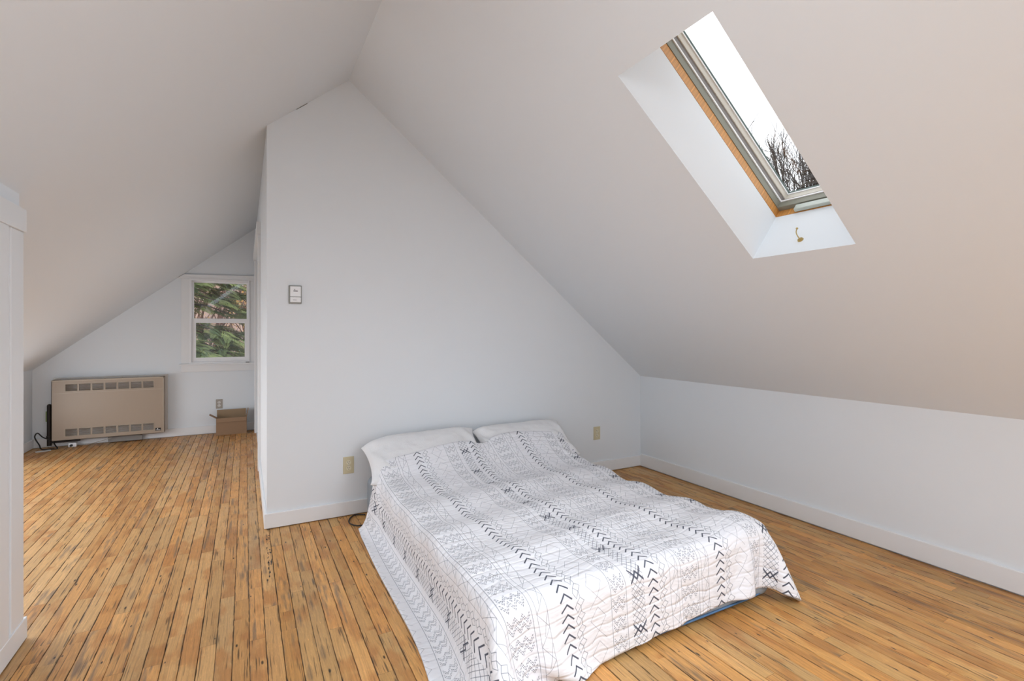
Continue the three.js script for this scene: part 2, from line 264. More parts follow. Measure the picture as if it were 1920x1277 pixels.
function skylight(name, s, matrix, swap, label, detailed) {
  const w = structureGroup(name, label);
  // ring of the given inset from the shaft walls; rail: extra inset of the bottom rail; wide: how far it reaches out under the roof
  const ring = (part, o0, o1, inset, rail, m, wide = 0.055) => {
    const o = swap ? rect(s.a0 - wide, s.a1 + wide, s.d0 - wide, s.d1 + wide) : rect(s.d0 - wide, s.d1 + wide, s.a0 - wide, s.a1 + wide);
    const h = swap ? rect(s.a0 + inset + rail, s.a1 - inset, s.d0 + inset, s.d1 - inset) : rect(s.d0 + inset, s.d1 - inset, s.a0 + inset + rail, s.a1 - inset);
    mesh(part, new THREE.ExtrudeGeometry(slabShape(o, [h]), { depth: o1 - o0, bevelEnabled: false }).translate(0, 0, o0).applyMatrix4(matrix), m, w);
  };
  ring('wood_frame', 0.301, 0.345, 0.001, 0, pine, 0.05);
  ring('sash_frame', 0.346, 0.385, 0.004, 0.022, M.olive, 0.05);
  ring('gasket', 0.385, 0.393, 0.009, 0.022, M.vinyl, 0.05);
  ring('sash_channel', 0.393, 0.424, 0.003, 0.004, M.greySash, 0.05);
  ring('glazing_bead', 0.424, 0.455, 0.008, 0.004, M.cream, 0.05);
  ring('gasket', 0.455, 0.461, 0.013, 0.004, M.vinyl, 0.05);
  ring('glazing_seal', 0.461, 0.475, 0.012, 0.004, M.seal, 0.05);
  const pane = swap ? new THREE.BoxGeometry(s.a1 - s.a0, s.d1 - s.d0, 0.002).translate((s.a0 + s.a1) / 2, (s.d0 + s.d1) / 2, 0.477) : new THREE.BoxGeometry(s.d1 - s.d0, s.a1 - s.a0, 0.002).translate((s.d0 + s.d1) / 2, (s.a0 + s.a1) / 2, 0.477);
  mesh('pane', pane.applyMatrix4(matrix), M.glass, w);
  if (!detailed) {
    const at = (swap ? new THREE.Vector3((s.a0 + s.a1) / 2, (s.d0 + s.d1) / 2, 0.296) : new THREE.Vector3((s.d0 + s.d1) / 2, (s.a0 + s.a1) / 2, 0.296)).applyMatrix4(matrix), n = swap ? nL : nR, e = swap ? eL : eR;
    unseenWindowLight('unseen_roof_light', s.d1 - s.d0, s.a1 - s.a0, s.day, at, e.clone().cross(n), e, n.clone().negate());  // area light in every unseen roof window, stronger than the sky outside
    return;
  }
  const plate = new RoundedBoxGeometry(0.38, 0.02, 0.036, 2, 0.003).translate(s.d0 + 0.195, s.a0 + 0.0135, 0.322).applyMatrix4(matrix);
  const p = mesh('latch_plate', plate, M.paleGreen, w); p.userData.label = 'pale green metal latch plate on the lower rail';
  mesh('screw', new THREE.CylinderGeometry(0.006, 0.006, 0.006, 14).translate(s.d0 + 0.12, s.a0 + 0.0255, 0.324).applyMatrix4(matrix), M.steel, p);
}
skylight('window_5', SKY, rightM, false, 'narrow skylight with pine frame at the end of its white shaft', true);
skylight('window_6', UNSEEN_SKY2, rightM, false, 'unseen roof window in the same slope, placed to light the facing slope', false);
skylight('window_8', UNSEEN_SKY4, leftM, true, 'unseen low roof window behind the partition wall, placed to light the passage floor', false);
skylight('window_7', UNSEEN_SKY3, leftM, true, 'unseen roof window in the facing slope, placed to light the skylight slope and floor', false);
// brass hook on the shaft's lower face
{
  const o = thing('brass_hook', 'small brass hook screwed to the lower face of the skylight shaft', 'hook');
  const at = (d, a, n) => new THREE.Vector3(d, a, n).applyMatrix4(rightM);
  const q = new THREE.Quaternion().setFromUnitVectors(new THREE.Vector3(0, 1, 0), eR);
  const base = at(1.44, SKY.a0 + 0.003, 0.085);
  mesh('base_plate', new THREE.CylinderGeometry(0.012, 0.014, 0.006, 18).applyQuaternion(q).translate(base.x, base.y, base.z), M.brass, o);
  mesh('hook_arm', new THREE.TubeGeometry(new THREE.CatmullRomCurve3([at(1.44, SKY.a0 + 0.004, 0.085), at(1.444, SKY.a0 + 0.02, 0.088), at(1.452, SKY.a0 + 0.028, 0.1), at(1.456, SKY.a0 + 0.034, 0.112), at(1.45, SKY.a0 + 0.044, 0.118)]), 24, 0.0024, 8), M.brass, o);
  const tip = at(1.449, SKY.a0 + 0.046, 0.119);
  mesh('tip', new THREE.SphereGeometry(0.0055, 12, 8).translate(tip.x, tip.y, tip.z), M.brass, o);
}

// ------------------------------------------------------------------ double-hung window in the heater wall
{
  const w = structureGroup('window_1', 'white double-hung window looking out on evergreens'), y = DF;
  mesh('casing', box(-0.678, WIN.u0, 0.862, 1.9, y - 0.018, y, 0.003), M.trim, w);
  mesh('casing', box(WIN.u1, UH - 0.002, 0.862, 1.9, y - 0.018, y, 0.003), M.trim, w);
  mesh('head_casing', upright([[-0.7, 1.9], [UH - 0.002, 1.9], [UH - 0.002, 1.966], [-0.652, 1.95], [-0.7, 1.912]], y - 0.024, y), M.trim, w);
  mesh('sill', box(-0.7, UH - 0.002, 0.848, 0.866, y - 0.05, y, 0.004), M.trim, w);
  mesh('apron', box(-0.678, UH - 0.002, 0.768, 0.848, y - 0.018, y, 0.003), M.trim, w);
  mesh('frame', upright(rect(WIN.u0, WIN.u1, WIN.y0, WIN.y1), y - 0.03, y + 0.09, [rect(WIN.u0 + 0.022, WIN.u1 - 0.022, WIN.y0 + 0.022, WIN.y1 - 0.022)]), M.vinyl, w);
  const sash = (u0, u1, y0, y1, g, d0) => {
    const s = mesh('sash', upright(rect(u0, u1, y0, y1), d0, d0 + 0.03, [rect(g[0], g[1], g[2], g[3])]), M.vinyl, w);
    mesh('pane', box(g[0], g[1], g[2], g[3], d0 + 0.012, d0 + 0.013), M.glass, s);
    return s;
  };
  sash(-0.577, 0.03, 1.365, 1.884, [-0.553, 0.016, 1.42, 1.862], y + 0.035);
  const lower = sash(-0.576, 0.029, 0.882, 1.415, [-0.531, -0.006, 0.938, 1.365], y - 0.005);
  mesh('lift_rail', box(-0.33, -0.27, 0.905, 0.912, y - 0.012, y - 0.004, 0.002), M.vinyl, lower);
  mesh('lift_rail', box(-0.16, -0.04, 0.902, 0.909, y - 0.012, y - 0.004, 0.002), M.vinyl, lower);
  const lab = mesh('latch', box(0.005, 0.046, 0.868, 0.876, y - 0.036, y - 0.029, 0.001), M.dark, w); lab.userData.label = 'small dark latch strip';
}

// ------------------------------------------------------------------ bed
const MB = { u0: 0.735, u1: 2.225, d0: 1.5, d1: 3.49, top: 0.325 };
const bedTop = (u, d) => {
  let h = 0;
  const b = (d - 3.253) / 0.198, a = u < 1.5 ? (u - 1.1) / 0.42 : (u - 1.885) / 0.385;             // lower halves of the pillows
  if (Math.abs(b) < 1) h += Math.max(0, 0.412 + (d - 3.285) * 0.63 + 0.07 * Math.sqrt(1 - b ** 4) * Math.sqrt(Math.max(0, 1 - Math.abs(a) ** 4)) - 0.325) * smooth(1 - Math.abs(a), -0.05, 0.25);
  h += 0.02 * smooth(d, 2.9, 3.1);
  h += 0.035 * Math.exp(-(((u - 2.08) / 0.22) ** 2) - ((d - 1.62) / 0.16) ** 2);
  h -= 0.025 * Math.exp(-(((u - 2.15) / 0.3) ** 2) - ((d - 2.4) / 0.4) ** 2);
  h += 0.012 * Math.sin(d * 17 + 2.2 * Math.sin(u * 1.9 + 0.6) + u * 0.8) * (1 - smooth(d, 2.85, 3.05)) * smooth(d, 1.55, 1.8);
  h += 0.02 * (fbm(u * 2.6 + 4, d * 4.2, 21, 3) - 0.5);
  return h;
};
{
  const m = thing('mattress', 'blue-grey mattress lying on the floor under the patterned quilt', 'mattress', 1.48, 0, -2.495);
  const cover = std({ color: lin(0.3, 0.34, 0.38), roughness: 0.85 });
  mesh('cover', new RoundedBoxGeometry(MB.u1 - MB.u0, MB.top - 0.05, MB.d1 - MB.d0, 4, 0.05).translate(0, (MB.top - 0.05) / 2 + 0.001, 0), cover, m);
  const loop = []; for (let i = 0; i < 64; i++) { const a = (i / 64) * Math.PI * 2, c = Math.cos(a), s = Math.sin(a), p = 0.12; loop.push([Math.sign(c) * Math.abs(c) ** p * (MB.u1 - MB.u0) / 2, 0.03, Math.sign(s) * Math.abs(s) ** p * (MB.d1 - MB.d0) / 2]); }
  mesh('piping', tube(loop, 0.005, 256, 6, true), std({ color: lin(0.08, 0.18, 0.34), roughness: 0.6 }), m).userData.label = 'blue piping along the lower edge';
}
// pillows leaning on the wall
const linen = (() => { const t = dataTexture(256, 256, (x, y) => { const n = 128 + 50 * (noise(x / 1.5, y / 1.5, 41) - 0.5) + 90 * (fbm(x / 30, y / 30, 42, 3) - 0.5); return [n, n, n]; }); t.repeat.set(2, 2); return std({ color: lin(0.83, 0.83, 0.84), roughness: 0.95, bumpMap: t, bumpScale: 0.004 }); })();
function pillow(label, u, wdt, tilt, yaw, s, droop, y = 0.42, d = 3.285) {
  const o = thing('pillow', label, 'pillow', u, y, -d, 'pillows against the wall'), nx = 56, ny = 40, pos = [], uv = [], idx = [], hw = wdt / 2, hh = 0.222;
  for (const side of [1, -1]) for (let j = 0; j <= ny; j++) for (let i = 0; i <= nx; i++) {
    const a = (i / nx) * 2 - 1, b = (j / ny) * 2 - 1;
    const pinX = hw * a * (1 - 0.07 * (1 - b * b) * Math.abs(a) ** 3), pinY = hh * b * (1 - 0.1 * (1 - a * a) * Math.abs(b) ** 3);
    const e = Math.max(0, (1 - a ** 4) * (1 - b ** 4)), fold = (fbm(a * 3 + s, b * 2.4, 60 + s, 3) - 0.5) * 0.03 * Math.min(1, e * 2) + 0.014 * Math.sin(a * 13 + b * 6 + s) * smooth(Math.abs(a), 0.6, 0.95) * Math.min(1, e * 3);
    pos.push(pinX, pinY - droop * Math.max(0, -a) ** 2.5 * (0.5 + 0.5 * b) - 0.03 * a ** 6 * b * b * b, side * (0.066 * Math.sqrt(e) + fold + 0.003)); uv.push(pinX + 0.5, pinY + 0.5);
  }
  const row = nx + 1, per = row * (ny + 1);
  for (let k = 0; k < 2; k++) for (let j = 0; j < ny; j++) for (let i = 0; i < nx; i++) { const p = k * per + j * row + i; k === 0 ? idx.push(p, p + 1, p + row + 1, p, p + row + 1, p + row) : idx.push(p, p + row + 1, p + 1, p, p + row, p + row + 1); }
  const rim = []; for (let i = 0; i < nx; i++) rim.push([i, i + 1], [ny * row + i + 1, ny * row + i]); for (let j = 0; j < ny; j++) rim.push([(j + 1) * row, j * row], [j * row + nx, (j + 1) * row + nx]);
  for (const [p, q] of rim) idx.push(p, p + per, q + per, p, q + per, q);
  const g = new THREE.BufferGeometry(); g.setAttribute('position', new THREE.Float32BufferAttribute(pos, 3)); g.setAttribute('uv', new THREE.Float32BufferAttribute(uv, 2)); g.setIndex(idx); g.computeVertexNormals();
  mesh('pillowcase', g, linen, o);
  o.rotation.set(0, yaw, 0); o.children[0].rotation.x = -(Math.PI / 2 - tilt);
}
pillow('white pillow with a drooping corner on the passage side of the bed', 1.1, 0.84, 0.57, 0.02, 1, 0.07);
pillow('white pillow against the wall on the knee wall side of the bed', 1.89, 0.77, 0.53, -0.02, 7, 0.02, 0.418);

// quilt: cloth draped over the mattress and the lower halves of the pillows
const NX = 103, NY = 103, LEFT = 0.385;
function drape() {
  const SP = 0.02, nx = NX, ny = NY, sx = -LEFT, headD = 3.255, N = nx * ny, p = new Float64Array(N * 3), q = new Float64Array(N * 3), w = new Float64Array(N).fill(1);
  for (let j = 0; j < ny; j++) for (let i = 0; i < nx; i++) {
    const k = (j * nx + i) * 3, u = MB.u0 + sx + i * SP, t = j * SP, d = headD - 0.065 * (1 - smooth(u, 0.7, 1.35)) + 0.01 * Math.sin(u * 5) + 0.03 * Math.exp(-(((u - 1.8) / 0.2) ** 2)) - t * 0.985;
    p[k] = u + 0.012 * t; p[k + 1] = MB.top + 0.04 + 0.12 * smooth(d, 2.95, 3.25) + 0.002 * hash(i, j, 3); p[k + 2] = d;
  }
  q.set(p);
  const C = [];
  const add = (a, b, s) => { const dx = p[a * 3] - p[b * 3]; C.push(a, b, 0, s); };
  const rest = (di, dj) => SP * Math.hypot(di, dj);
  const cons = [];
  for (const [di, dj, s] of [[1, 0, 1], [0, 1, 1], [1, 1, 0.35], [1, -1, 0.35], [2, 0, 0.14], [0, 2, 0.14], [4, 0, 0.05], [0, 4, 0.05]])
    for (let j = 0; j < ny; j++) for (let i = 0; i < nx; i++) { const a = i + di, b = j + dj; if (a >= 0 && a < nx && b >= 0 && b < ny) cons.push([j * nx + i, b * nx + a, rest(di, dj), s]); }
  const A = new Int32Array(cons.length), B = new Int32Array(cons.length), R = new Float64Array(cons.length), S = new Float64Array(cons.length);
  cons.forEach((c, k) => { [A[k], B[k], R[k], S[k]] = c; });
  const cx = (MB.u0 + MB.u1) / 2, cd = (MB.d0 + MB.d1) / 2, rad = 0.055, bx = (MB.u1 - MB.u0) / 2 - rad, bd = (MB.d1 - MB.d0) / 2 + 0.3 - rad, TK = 0.009;
  const cd2 = cd + 0.3;                                                     // the collider runs on to the wall
  const dt = 1 / 110;
  for (let step = 0; step < 900; step++) {
    const damp = step < 500 ? 0.985 : 0.95;
    for (let k = 0; k < N; k++) {
      const o = k * 3;
      for (let c = 0; c < 3; c++) { const x = p[o + c], v = (x - q[o + c]) * damp; q[o + c] = x; p[o + c] = x + v; }
      p[o + 1] -= (step < 300 ? 6 : 4) * dt * dt;
    }
    for (let it = 0; it < 6; it++) for (let k = 0; k < A.length; k++) {
      const a = A[k] * 3, b = B[k] * 3, dx = p[b] - p[a], dy = p[b + 1] - p[a + 1], dz = p[b + 2] - p[a + 2], l = Math.sqrt(dx * dx + dy * dy + dz * dz) || 1e-9, f = (0.5 * S[k] * (l - R[k])) / l;
      p[a] += dx * f; p[a + 1] += dy * f; p[a + 2] += dz * f; p[b] -= dx * f; p[b + 1] -= dy * f; p[b + 2] -= dz * f;
    }
    for (let k = 0; k < N; k++) {
      const o = k * 3; let hit = false;
      if (p[o + 1] < TK) { p[o + 1] = TK; hit = true; }
      const u = p[o] - cx, d = p[o + 2] - cd2, lift = bedTop(p[o], p[o + 2]), y = p[o + 1] - lift;
      const qx = Math.abs(u) - bx, qd = Math.abs(d) - bd, qy = y - (MB.top - rad);
      if (y < MB.top + TK && qx < rad + TK && qd < rad + TK) {
        const ox = Math.max(qx, 0), od = Math.max(qd, 0), oy = Math.max(qy, 0), l = Math.hypot(ox, od, oy);
        if (l > 1e-9) {
          const r = rad + TK;
          if (l < r) { const f = r / l; p[o] = cx + Math.sign(u) * (ox > 0 ? bx + ox * f : Math.abs(u)); p[o + 2] = cd2 + Math.sign(d) * (od > 0 ? bd + od * f : Math.abs(d)); if (oy > 0) p[o + 1] = MB.top - rad + oy * f + lift; hit = true; }
        } else { if (qy > qx && qy > qd) p[o + 1] = MB.top + TK + lift; else if (qx > qd) p[o] = cx + Math.sign(u) * (bx + rad + TK); else p[o + 2] = cd2 + Math.sign(d) * (bd + rad + TK); hit = true; }
      }
      if (k < nx && p[o] > MB.u0 + 0.03 && p[o] < MB.u1 - 0.03) { p[o] = q[o]; p[o + 2] = q[o + 2]; }
      if (hit) { const f = p[o + 1] > 0.25 ? 0.93 : step < 650 ? 0.08 : 0.6; p[o] = lerp(p[o], q[o], f); p[o + 2] = lerp(p[o + 2], q[o + 2], f); q[o + 1] = p[o + 1]; }
    }
  }
  return { p, nx, ny };
}
const quiltPrint = (() => {
  const S = 2048, c = document.createElement('canvas'); c.width = c.height = S; const g = c.getContext('2d');
  const wid = (NX - 1) * 0.02, len = (NY - 1) * 0.02, X = (s) => (s / wid) * S, Y = (t) => (t / len) * S;
  g.fillStyle = 'rgb(240,240,244)'; g.fillRect(0, 0, S, S);
  g.lineCap = 'butt';
  const ink = (a, l) => { g.strokeStyle = `rgba(72,76,88,${a})`; g.lineWidth = X(l); };
  const line = (...pts) => { g.beginPath(); pts.forEach(([s, t], i) => (i ? g.lineTo(X(s), Y(t)) : g.moveTo(X(s), Y(t)))); g.stroke(); };
  const chevrons = (s, w) => { ink(0.95, 0.0055); for (let t = 0; t < len; t += 0.036) { line([s - w, t + 0.028], [s, t + 0.004], [s + w, t + 0.028]); } };
  const chain = (s, w) => { ink(0.6, 0.0018); for (let t = 0.01; t < len; t += 0.05) { line([s, t], [s + w, t + 0.014], [s, t + 0.03], [s - w, t + 0.014], [s, t]); line([s - w, t + 0.014], [s - w * 1.6, t + 0.03], [s - w, t + 0.05], [s, t + 0.03]); line([s, t + 0.03], [s, t + 0.05]); } };
  const big = (s, w) => { ink(0.4, 0.0016); for (let t = 0; t < len; t += 0.13) { line([s, t], [s + w, t + 0.045], [s, t + 0.09], [s - w, t + 0.045], [s, t]); line([s, t + 0.09], [s + w, t + 0.13]); line([s, t + 0.09], [s - w, t + 0.13]); } };
  const tris = (s, w) => { ink(0.5, 0.0016); line([s - w, 0], [s - w, len]); line([s + w, 0], [s + w, len]); for (let t = 0, k = 0; t < len; t += 0.11, k++) { line([s - w, t], [s + w, t + 0.055], [s - w, t + 0.11]); line([s + w, t], [s - w * 0.2, t + 0.08]); } };
  const zig = (s0, s1) => { ink(0.6, 0.0018); line([s0, 0], [s0, len]); line([s1, 0], [s1, len]); const n = Math.max(2, Math.round((s1 - s0) / 0.034)), st = (s1 - s0 - 0.012) / n; ink(0.75, 0.0022); g.setLineDash([X(0.006), X(0.0035)]); for (let t = 0.02; t < len; t += 0.078) for (const o of [0, 0.009, 0.027, 0.036]) { const pts = []; for (let i = 0; i <= n * 2; i++) pts.push([s0 + 0.006 + (i * st) / 2, t + o + (i % 2 ? 0.024 : 0)]); line(...pts); } g.setLineDash([]); };
  const lattice = (s, w) => { ink(0.6, 0.0019); g.save(); g.beginPath(); g.rect(X(s - w), 0, X(2 * w), S); g.clip(); for (let t = -0.2; t < len + 0.2; t += 0.026) { line([s - w, t], [s + w, t + 0.07]); line([s + w, t], [s - w, t + 0.07]); } ink(0.95, 0.0055); for (let t = 0.06; t < len; t += 0.21) { line([s - w, t], [s - w * 0.35, t + 0.026], [s, t + 0.012], [s + w * 0.35, t + 0.026], [s + w, t]); line([s - w, t + 0.05], [s - w * 0.35, t + 0.026], [s, t + 0.04], [s + w * 0.35, t + 0.026], [s + w, t + 0.05]); } ink(0.6, 0.004); g.setLineDash([X(0.004), X(0.004)]); for (let t = 0.165; t < len; t += 0.21) line([s - w * 0.7, t], [s, t - 0.02], [s + w * 0.7, t], [s, t + 0.02], [s - w * 0.7, t]); g.setLineDash([]); g.restore(); };
  const off = LEFT - 0.735;                                                   // from bed position u to cloth position s
  const B = (u) => u + off;
  for (const [u, kind] of [[0.2, 1], [0.6, 0], [1.005, 1], [1.42, 0], [1.815, 1], [2.23, 0], [2.62, 1]]) {
    chevrons(B(u), 0.026); chain(B(u + 0.06), 0.016);
    if (kind) { big(B(u + 0.135), 0.036); zig(B(u + 0.2), B(u + 0.275)); lattice(B(u + 0.335), 0.033); }
    else { tris(B(u + 0.115), 0.022); zig(B(u + 0.155), B(u + 0.26)); tris(B(u + 0.3), 0.022); }
  }
  const t = new THREE.CanvasTexture(c); t.colorSpace = THREE.SRGBColorSpace; t.anisotropy = 8; return t;
})();
{
  const { p, nx, ny } = drape(), f = 2, mx = (nx - 1) * f + 1, my = (ny - 1) * f + 1, P = (i, j, c) => p[(clamp(j, 0, ny - 1) * nx + clamp(i, 0, nx - 1)) * 3 + c];
  const cr = (a, b, c, d, t) => 0.5 * (2 * b + (c - a) * t + (2 * a - 5 * b + 4 * c - d) * t * t + (3 * b - a - 3 * c + d) * t * t * t);
  const top = new Float32Array(mx * my * 3), uv = new Float32Array(mx * my * 2);
  for (let j = 0; j < my; j++) for (let i = 0; i < mx; i++) {
    const i0 = Math.floor(i / f), j0 = Math.floor(j / f), tx = i / f - i0, ty = j / f - j0, k = j * mx + i;
    for (let c = 0; c < 3; c++) { const col = []; for (let b = -1; b <= 2; b++) col.push(cr(P(i0 - 1, j0 + b, c), P(i0, j0 + b, c), P(i0 + 1, j0 + b, c), P(i0 + 2, j0 + b, c), tx)); const v = cr(...col, ty); top[k * 3 + c] = c === 2 ? -v : v; }
    uv[k * 2] = i / (mx - 1); uv[k * 2 + 1] = 1 - j / (my - 1);
  }
  const idx = []; for (let j = 0; j < my - 1; j++) for (let i = 0; i < mx - 1; i++) { const a = j * mx + i; idx.push(a, a + mx + 1, a + 1, a, a + mx, a + mx + 1); }
  const g0 = new THREE.BufferGeometry(); g0.setAttribute('position', new THREE.BufferAttribute(top, 3)); g0.setIndex(idx); g0.computeVertexNormals();
  const n0 = g0.attributes.normal.array, n = mx * my, pos = new Float32Array(n * 6), uvs = new Float32Array(n * 4), all = [...idx], TK = 0.007;
  pos.set(top); uvs.set(uv); uvs.set(uv, n * 2);
  for (let k = 0; k < n * 3; k++) pos[n * 3 + k] = top[k] - n0[k] * TK;
  for (let k = 0; k < n; k++) if (pos[n * 3 + k * 3 + 1] < 0.001) { pos[n * 3 + k * 3 + 1] = 0.001; }
  for (let k = 0; k < idx.length; k += 3) all.push(idx[k] + n, idx[k + 2] + n, idx[k + 1] + n);
  const border = []; for (let i = 0; i < mx - 1; i++) border.push([i + 1, i], [(my - 1) * mx + i, (my - 1) * mx + i + 1]); for (let j = 0; j < my - 1; j++) border.push([j * mx, (j + 1) * mx], [(j + 1) * mx + mx - 1, j * mx + mx - 1]);
  for (const [a, b] of border) all.push(a, a + n, b + n, a, b + n, b);
  const g = new THREE.BufferGeometry(); g.setAttribute('position', new THREE.BufferAttribute(pos, 3)); g.setAttribute('uv', new THREE.BufferAttribute(uvs, 2)); g.setIndex(all); g.computeVertexNormals();
  const crinkle = dataTexture(1024, 1024, (x, y) => { const w = 10 * (fbm(x / 50, y / 50, 90, 2) - 0.5), r = fbm(x / 26 + w * 0.1, y / 9 + w * 0.2, 91, 3), q = Math.abs(Math.sin((y + w * 2) / 1024 * Math.PI * 44)); const v = 210 * (0.68 * r + 0.32 * Math.min(1, q * 2.2)); return [v, v, v]; });
  const o = mesh('quilt', g, std({ map: quiltPrint, roughness: 0.95, bumpMap: crinkle, bumpScale: 0.009 }));
  tag(o, 'white quilt printed with grey chevrons, zigzags and lattices spread over the mattress', 'quilt');
}

// ------------------------------------------------------------------ outlets, thermostat, cords
M.ivory = std({ color: lin(0.62, 0.55, 0.36), roughness: 0.4 }); M.ivoryPale = std({ color: lin(0.72, 0.66, 0.5), roughness: 0.4 }); M.taupe = std({ color: lin(0.4, 0.36, 0.31), roughness: 0.5 });
function outlet(u, y, d, label, plate, face) {
  const o = thing('wall_outlet', label, 'outlet', u, y, -d);
  const p = mesh('cover_plate', new RoundedBoxGeometry(0.072, 0.116, 0.007, 2, 0.003).translate(0, 0, 0.0035), plate, o);
  for (const s of [-1, 1]) {
    const r = mesh('receptacle', new THREE.CylinderGeometry(0.0165, 0.0165, 0.004, 28).rotateX(Math.PI / 2).scale(1, 0.9, 1).translate(0, s * 0.0195, 0.0085), face, o);
    mesh('slot', [new THREE.BoxGeometry(0.0024, 0.009, 0.001).translate(-0.0064, s * 0.0195 + 0.004, 0.0107), new THREE.BoxGeometry(0.0022, 0.0075, 0.001).translate(0.0064, s * 0.0195 + 0.004, 0.0107), new THREE.CylinderGeometry(0.0024, 0.0024, 0.001, 10).rotateX(Math.PI / 2).translate(0, s * 0.0195 - 0.0065, 0.0107)], M.dark, r);
  }
  mesh('screw', new THREE.CylinderGeometry(0.003, 0.003, 0.002, 10).rotateX(Math.PI / 2).translate(0, 0, 0.0078), M.steel, p);
}
outlet(0.626, 0.345, DB, 'ivory duplex outlet on the bed wall beside the drooping pillow', M.ivory, M.ivoryPale);
outlet(2.762, 0.355, DB, 'ivory duplex outlet on the bed wall near the knee wall corner', M.ivory, M.ivoryPale);
outlet(-0.285, 0.36, DF, 'taupe duplex outlet above the cardboard box', M.taupe, std({ color: lin(0.75, 0.73, 0.7), roughness: 0.4 }));
{
  const o = thing('thermostat', 'small white wall thermostat with grey rim on the bed wall', 'thermostat', 0.288, 1.506, -DB);
  mesh('back_plate', new RoundedBoxGeometry(0.078, 0.12, 0.016, 2, 0.004).translate(0, 0, 0.008), std({ color: lin(0.3, 0.3, 0.28), roughness: 0.5 }), o);
  mesh('cover', new RoundedBoxGeometry(0.064, 0.068, 0.014, 2, 0.003).translate(0.001, 0.019, 0.02), M.vinyl, o);
  mesh('cover', new RoundedBoxGeometry(0.064, 0.034, 0.014, 2, 0.003).translate(0.001, -0.0345, 0.02), M.vinyl, o);
  const grey = std({ color: lin(0.16, 0.16, 0.16), roughness: 0.5 });
  mesh('display_mark', [new THREE.BoxGeometry(0.026, 0.006, 0.001).translate(0.001, 0.022, 0.0274), new THREE.BoxGeometry(0.007, 0.004, 0.001).translate(-0.005, 0.032, 0.0274)], grey, o);
  mesh('lettering', new THREE.BoxGeometry(0.022, 0.003, 0.001).translate(-0.004, -0.036, 0.0274), grey, o);
}
tag(mesh('extension_cable', tube([[0.725, 0.008, 3.47], [0.66, 0.006, 3.5], [0.615, 0.006, 3.44], [0.605, 0.006, 3.36], [0.645, 0.006, 3.3], [0.7, 0.007, 3.3], [0.726, 0.008, 3.31]], 0.0042, 60, 8), M.black), 'thin black power cord looping out from under the bed head', 'cable');

